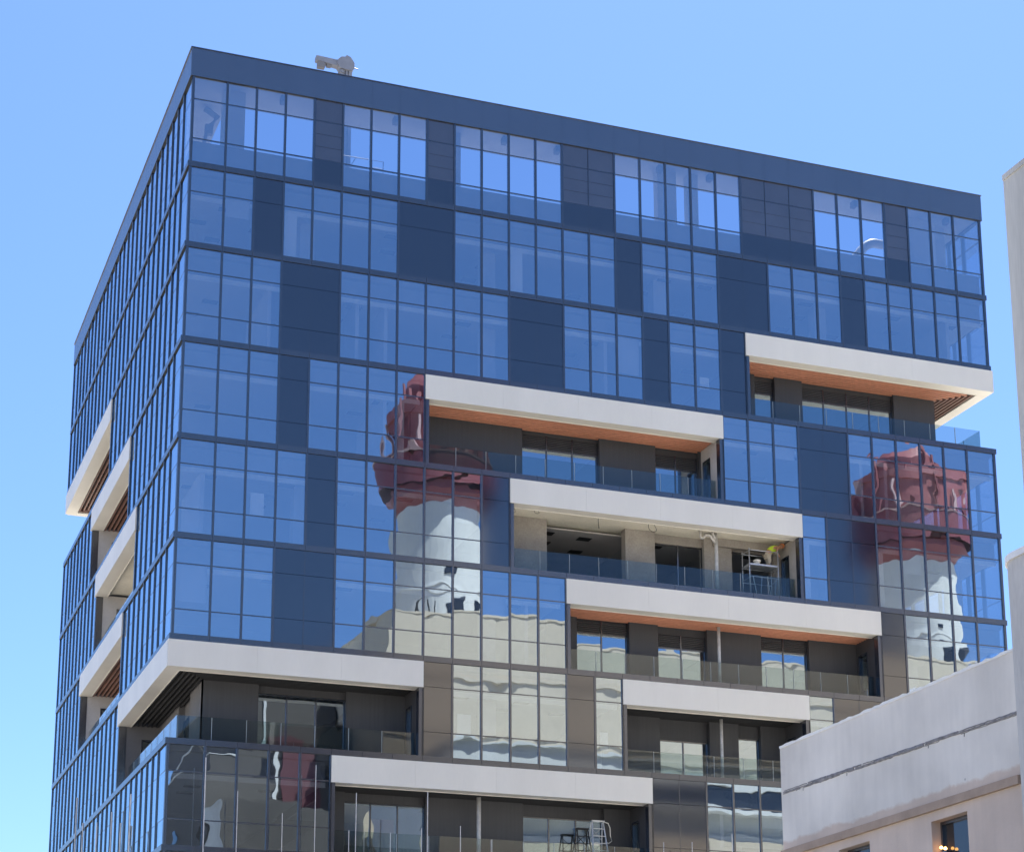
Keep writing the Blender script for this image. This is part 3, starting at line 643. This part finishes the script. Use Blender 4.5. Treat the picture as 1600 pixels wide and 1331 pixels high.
# ------------------------------------------------------------------ neighbours on the right of the street
def wall_material():
    mt, t, ns, ln = newmat('painted_wall'); b = ns['Principled BSDF']
    geo = N(ns, 'ShaderNodeNewGeometry'); sp = N(ns, 'ShaderNodeSeparateXYZ'); ln.new(geo.outputs['Position'], sp.inputs[0])
    n1 = N(ns, 'ShaderNodeTexNoise'); n1.inputs['Scale'].default_value = 2.2; n1.inputs['Detail'].default_value = 8; n1.inputs['Roughness'].default_value = .65; ln.new(geo.outputs['Position'], n1.inputs['Vector'])
    mp = N(ns, 'ShaderNodeMapping'); mp.inputs['Scale'].default_value = (1, 1.2, .12); ln.new(geo.outputs['Position'], mp.inputs['Vector'])
    n2 = N(ns, 'ShaderNodeTexNoise'); n2.inputs['Scale'].default_value = 5; n2.inputs['Detail'].default_value = 6; ln.new(mp.outputs[0], n2.inputs['Vector'])
    a = N(ns, 'ShaderNodeMath', operation='MULTIPLY_ADD'); a.inputs[1].default_value = 0.28; ln.new(n1.outputs['Fac'], a.inputs[0]); ln.new(sp.outputs['Z'], a.inputs[2])
    st = N(ns, 'ShaderNodeMapRange'); st.inputs['From Min'].default_value = 7.56; st.inputs['From Max'].default_value = 7.62; ln.new(a.outputs[0], st.inputs['Value'])
    mx = N(ns, 'ShaderNodeMix', data_type='RGBA'); mx.inputs['A'].default_value = (0.62, 0.50, 0.41, 1); mx.inputs['B'].default_value = (0.73, 0.68, 0.61, 1); ln.new(st.outputs[0], mx.inputs['Factor'])
    r = N(ns, 'ShaderNodeMapRange'); r.inputs['From Min'].default_value = .3; r.inputs['From Max'].default_value = .7; r.inputs['To Min'].default_value = .95; r.inputs['To Max'].default_value = 1.02; ln.new(n2.outputs['Fac'], r.inputs['Value'])
    n3 = N(ns, 'ShaderNodeTexNoise'); n3.inputs['Scale'].default_value = 0.7; n3.inputs['Detail'].default_value = 9; ln.new(geo.outputs['Position'], n3.inputs['Vector'])
    r3 = N(ns, 'ShaderNodeMapRange'); r3.inputs['From Min'].default_value = .3; r3.inputs['From Max'].default_value = .7; r3.inputs['To Min'].default_value = .84; r3.inputs['To Max'].default_value = 1.10; ln.new(n3.outputs['Fac'], r3.inputs['Value'])
    vo = N(ns, 'ShaderNodeTexVoronoi'); vo.inputs['Scale'].default_value = 1.6; ln.new(geo.outputs['Position'], vo.inputs['Vector'])
    sp2 = N(ns, 'ShaderNodeMapRange'); sp2.inputs['From Min'].default_value = .025; sp2.inputs['From Max'].default_value = .05; sp2.inputs['To Min'].default_value = .45; ln.new(vo.outputs['Distance'], sp2.inputs['Value'])
    m1 = N(ns, 'ShaderNodeMath', operation='MULTIPLY'); ln.new(r.outputs[0], m1.inputs[0]); ln.new(r3.outputs[0], m1.inputs[1])
    m2 = N(ns, 'ShaderNodeMath', operation='MULTIPLY'); ln.new(m1.outputs[0], m2.inputs[0]); ln.new(sp2.outputs[0], m2.inputs[1])
    vm = N(ns, 'ShaderNodeVectorMath', operation='SCALE'); ln.new(mx.outputs['Result'], vm.inputs[0]); ln.new(m2.outputs[0], vm.inputs['Scale']); ln.new(vm.outputs[0], b.inputs['Base Color'])
    b.inputs['Roughness'].default_value = .85
    bp = N(ns, 'ShaderNodeBump'); bp.inputs['Distance'].default_value = .012; ln.new(n1.outputs['Fac'], bp.inputs['Height']); ln.new(bp.outputs[0], b.inputs['Normal'])
    return mt
M['wall'] = wall_material()
M['tan'] = solid('tan_moulding', (0.38, 0.28, 0.21), rough=0.85, var=0.18, scale=3, bump=0.004)
M['seam'] = solid('dark_sealant', (0.24, 0.23, 0.23), rough=0.9, var=0.4, scale=9, bump=0.006, bscale=20)
M['whitecap'] = solid('white_coping', (0.78, 0.77, 0.75), rough=0.8, var=0.08, scale=3, bump=0.006, bscale=12)
M['render_grey'] = solid('weathered_render', (0.52, 0.50, 0.47), rough=0.9, var=0.14, scale=1.2, bump=0.006, bscale=10, stretch=(1, 1, .25), fine=0.08)
M['render_tall'] = solid('streaked_render', (0.50, 0.50, 0.48), rough=0.9, var=0.16, scale=0.9, bump=0.006, bscale=8, stretch=(1.4, 1.4, .12), fine=0.08)
M['shaft'] = solid('white_tower_paint', (0.52, 0.53, 0.52), rough=.8, var=.08, scale=.4, stretch=(1, 1, .2))
M['winglass'] = solid('dark_window_glass', (0.02, 0.022, 0.026), rough=0.06, var=0.1, spec=0.8)

ww = thing('white_wall_house', 'low white and beige rendered building with a sloping roofline at lower right', 'building')
def wall_with_holes(x, th, y0, y1, z0, z1, holes):
    mb = MB(); cur = y0
    for a, b in sorted({(h[0], h[1]) for h in holes}):
        mb.box(x, x + th, cur, a, z0, z1); cz = z0
        for h in sorted([h for h in holes if h[0] == a], key=lambda q: q[2]): mb.box(x, x + th, a, b, cz, h[2]); cz = h[3]
        mb.box(x, x + th, a, b, cz, z1); cur = b
    mb.box(x, x + th, cur, y1, z0, z1); return mb
holes = [(-43.58, -42.58, 5.3, 7.01), (-40.72, -39.72, 5.3, 7.01), (-43.58, -42.58, 1.6, 3.4), (-40.72, -39.72, 1.6, 3.4)]
wb = wall_with_holes(4.0, 0.3, -45.2, -37.77, 0.13, 9.13, holes)
wb.box(4.3, 9.7, -45.2, -37.77, 8.7, 9.0).box(4.3, 9.7, -38.07, -37.77, .13, 8.7).box(9.4, 9.7, -45.2, -38.07, .13, 8.7).box(4.3, 9.4, -45.2, -38.07, 4.0, 4.2)
wb.build('wall', 'wall', ww)
# hand-trowelled coping with an uneven edge
cp = MB(); n = 60; random.seed(3); jz = [random.uniform(-.012, .016) for _ in range(n + 1)]; jx = [random.uniform(-.008, .008) for _ in range(n + 1)]
for i in range(n + 1):
    y = -45.2 + (7.43) * i / n; k = len(cp.v); cp.v += [(3.99 + jx[i], y, 9.128), (3.985 + jx[i], y, 9.165 + jz[i]), (4.32, y, 9.165 + jz[i]), (4.32, y, 9.128)]
    if i:
        for q in range(4): cp.f.append((k - 4 + q, k - 4 + (q + 1) % 4, k + (q + 1) % 4, k + q)); cp.mi.append(0)
cp.f += [(0, 1, 2, 3), (4 * n + 3, 4 * n + 2, 4 * n + 1, 4 * n)]; cp.mi += [0, 0]
cp.build('coping', 'whitecap', ww)
# the ragged sealed seam, slightly out of level, and the tan moulding
sm = MB()
for q, (dz, rr) in enumerate(((0.0, .013), (-.030, .019), (-.050, .009))):
    y = -45.0
    while y < -37.85:
        n = random.randint(8, 24); pts = []
        for i in range(n):
            if y > -37.8: break
            z = 8.22 + 0.13 * (y + 45) / 7.2; pts.append((4.0 - .002, y, z + dz + random.uniform(-.005, .005))); y += random.uniform(.05, .11)
        if len(pts) > 1: sm.tube(pts, rr * random.uniform(.6, 1.35), 6)
        y -= 0.05 if q < 2 else -random.choice((.05, .2, .5))
for i in range(6):
    y = random.uniform(-44.8, -38); z = 8.17 + 0.13 * (y + 45) / 7.2; sm.tube([(3.998, y, z), (3.998, y + .01, z - random.uniform(.02, .07))], .008, 5)
sm.build('seam', 'seam', ww)
MB().box(3.94, 3.999, -45.0, -37.77, 7.16, 7.29).build('moulding', 'tan', ww)
for (a, b, za, zb_) in holes:
    wn = MB().box(4.20, 4.22, a, b, za, zb_).build('window', 'winglass', ww)
    f_ = MB().box(4.16, 4.24, a, a + .05, za, zb_).box(4.16, 4.24, b - .05, b, za, zb_).box(4.16, 4.24, a + .05, b - .05, zb_ - .05, zb_).box(4.16, 4.24, a + .05, b - .05, za, za + .05); f_.build('frame', 'mull', wn)
mt, t_, ns, ln = newmat('warm_bulb'); e = N(ns, 'ShaderNodeEmission'); e.inputs['Color'].default_value = (1, .5, .15, 1); e.inputs['Strength'].default_value = 4; ln.new(e.outputs[0], ns['Material Output'].inputs['Surface']); M['bulb'] = mt
lp = thing('wall_lamp', 'small glowing amber lamp in the lower right window recess', 'lamp', (4.1, -42.78, 6.57))
for i, (dy, dz) in enumerate(((0, 0), (.11, .03))):
    MB().lathe([(0.001, -.02), (.02, -.015), (.028, 0), (.02, .02), (.001, .03)], 0, 0, 10).build('bulb', 'bulb', lp, smooth=True).location = (0, dy, dz)
MB().box(-0.01, 0.09, -0.05, 0.17, -.05, -.03).build('bracket', 'mull', lp)

rd = thing('rounded_building', 'grey rendered building with a rounded corner and bright top edge', 'building')
arc = [(4.44 + .6 * math.cos(t), -45.41 + .6 * math.sin(t)) for t in [math.pi / 2 + math.pi / 2 * i / 14 for i in range(15)]]
poly = arc + [(3.84, -60), (9.6, -60), (9.6, -44.81)]
mb = MB().prism(list(poly), 0.13, 10.40); mb.build('wall', 'render_grey', rd)
arc2 = [(4.44 + .63 * math.cos(t), -45.41 + .63 * math.sin(t)) for t in [math.pi / 2 + math.pi / 2 * i / 14 for i in range(15)]]
MB().prism(arc2 + [(3.81, -60.03), (9.63, -60.03), (9.63, -44.78)], 10.40, 10.50).build('coping', 'whitecap', rd)

gt = thing('grey_tower_block', 'tall pale grey rendered tower block at the right edge of the picture', 'building')
M['grey_shaded'] = solid('shaded_render', (0.075, 0.07, 0.066), rough=.9, var=.12, scale=.5)  # render darkened to stand for shade
bx = MB().box(10.0, 17.5, -42.0, -37.09, .13, 21.66); bx.mi[3] = 1; bx.build('wall', ['render_tall', 'grey_shaded'], gt)     # the end facing the glass block has shade put into its colour
MB().box(9.85, 12.5, -66, -42.0, .13, 25.6).build('rear_wall', 'grey_shaded', gt)
bx = MB().box(9.97, 17.53, -42.03, -37.10, 21.66, 21.78); bx.mi[3] = 1; bx.build('coping', ['render_tall', 'grey_shaded'], gt)
MB().box(9.80, 12.5, -66.05, -41.96, 25.6, 25.7).build('coping', 'shaft', gt)
MB().box(12.5, 18.8, -66, -42.0, 25.6, 31.0).box(12.5, 18.8, -66, -42.0, .13, 25.6).build('upper_wall', 'grey_shaded', gt)
MB().box(12.45, 18.85, -66.05, -41.97, 31.0, 31.08).build('coping', 'shaft', gt)
M['maroon'] = solid('maroon_panel', (0.085, 0.022, 0.03), rough=.6, var=.15, scale=.5)
MB().box(14.4, 16.6, -42.0, -41.8, 8, 27.5).build('stair_panel', 'maroon', gt)
MB().box(13.9, 14.15, -42.0, -41.9, 5, 31.0).build('downpipe', 'shaft', gt)
for x in (12.8, 17.2):
    for z in (13.5, 17.0, 20.5, 24.0): piece('window', (x, x + 1.0, -42.02, -41.96, z, z + 1.4), 'winglass', gt)
for y in (-50, -56, -62):
    for z in (9, 13, 17, 21): piece('window', (9.80, 9.86, y, y + 1.4, z, z + 1.5), 'winglass', gt)

# ------------------------------------------------------------------ what the front glass mirrors: the sunlit block behind
M['cream'] = solid('cream_render', (0.50, 0.435, 0.345), rough=.9, var=.07, scale=.25, bump=.01, bscale=3, stretch=(1, 1, .4))
M['redpaint'] = solid('red_tower_paint', (0.17, 0.035, 0.045), rough=.6, var=.15, scale=.6)
M['pinkpaint'] = solid('faded_red_paint', (0.26, 0.075, 0.08), rough=.6, var=.15, scale=.6)
M['rim'] = solid('pale_rim', (0.42, 0.28, 0.28), rough=.7, var=.1)
cr = thing('cream_block', 'large cream rendered block mirrored in the lower front glass', 'building')
MB().box(18.93, 84, -72, -36, .13, 33.2).build('wall', 'cream', cr)
MB().box(18.88, 84.05, -72.05, -35.96, 33.2, 33.34).build('coping', 'cream', cr)
for z in (29.6, 26.2, 22.4): MB().box(18.90, 84, -36.0, -35.90, z, z + .14).build('string_course', 'cream', cr)
for x in (19.4, 21.0, 21.6): MB().tube([(x, -36.3, 33.3), (x, -36.3, 34.3)], .06, 6).build('roof_post', 'black', cr)
for i in range(9):
    x = 30 + i * 6
    for z in (16, 20): piece('window', (x, x + 1.6, -36.02, -35.96, z, z + 1.8), 'winglass', cr)
an = thing('white_annex', 'lower white annex with a dark window strip mirrored under the cream block', 'building')
MB().box(19.0, 70, -34.9, -26.3, .13, 22.1).box(19.0, 70, -26.3, -26.0, .13, 19.6).box(19.0, 70, -26.3, -26.0, 22.1, 23.4).box(19, 70, -34.9, -26.3, 22.1, 23.2).build('wall', 'shaft', an)
MB().box(19.0, 70, -26.28, -26.22, 20.9, 22.1).build('window_strip', 'winglass', an)
MB().box(18.9, 70.1, -26.35, -25.4, 20.7, 20.9).build('ledge', 'shaft', an)
MB().box(18.95, 70.05, -26.0, -25.9, 14, 19.3).build('lower_cladding', 'cream', an)
MB().box(18.9, 70.1, -35, -25.85, 23.4, 23.5).build('coping', 'shaft', an)
def tower(x, y, label, r):
    tw = thing('round_tower', label, 'tower', (x, y, 0), 'red and white round towers behind the camera')
    q = r / 2.75
    def L(name, prof, mat): return MB().lathe([(a * q, z) for a, z in prof], 0, 0, 48).build(name, mat, tw, smooth=False)
    L('shaft', [(2.75, .13), (2.75, 41.9)], 'shaft')
    L('underside_ring', [(2.75, 41.9), (3.3, 42.6), (3.3, 43.1)], 'redpaint')
    L('gallery', [(3.75, 43.1), (3.75, 45.1), (3.6, 45.15)], 'redpaint')
    L('drum', [(3.3, 45.15), (3.3, 47.6), (3.45, 47.6), (3.45, 48.2), (2.6, 48.25)], 'pinkpaint')
    L('cap', [(1.9, 48.25), (1.9, 49.7), (1.6, 50.2), (.4, 50.3)], 'pinkpaint')
    L('gallery_rim', [(3.8, 45.1), (3.85, 45.2), (3.6, 45.22)], 'rim')
    for i in range(18):
        t = 2 * math.pi * i / 18 + .2; piece('post', (3.55 * q * math.cos(t) - .1, 3.55 * q * math.cos(t) + .1, 3.55 * q * math.sin(t) - .1, 3.55 * q * math.sin(t) + .1, 45.1, 46.2 + (i * 7 % 5) * .55), 'redpaint' if i % 3 else 'rim', tw)
    for i in range(12):
        t = 2 * math.pi * i / 12; piece('fin', (2.1 * q * math.cos(t) - .09, 2.1 * q * math.cos(t) + .09, 2.1 * q * math.sin(t) - .09, 2.1 * q * math.sin(t) + .09, 48.2, 49.0 + (i * 5 % 4) * .45), 'pinkpaint', tw)
    for z in (30.5, 36.5): L('band', [(2.78, z), (2.80, z + .05), (2.78, z + .22)], 'shaft')
    for i, (dx, z) in enumerate(((0.3, 34.6), (1.6, 34.6), (0.2, 37.4))): piece('opening', (dx - .38, dx + .38, 2.0 * q, 2.83 * q - dx * dx * .2, z, z + 1.2 - .7 * (i == 2)), 'winglass', tw)
    return tw
tower(24.4, -44.0, 'round white tower with red drum mirrored at the left middle of the glass', 2.65)
tower(58.3, -44.0, 'round white tower with red drum mirrored at the right end of the glass', 2.95)
print('objects', len(bpy.data.objects))
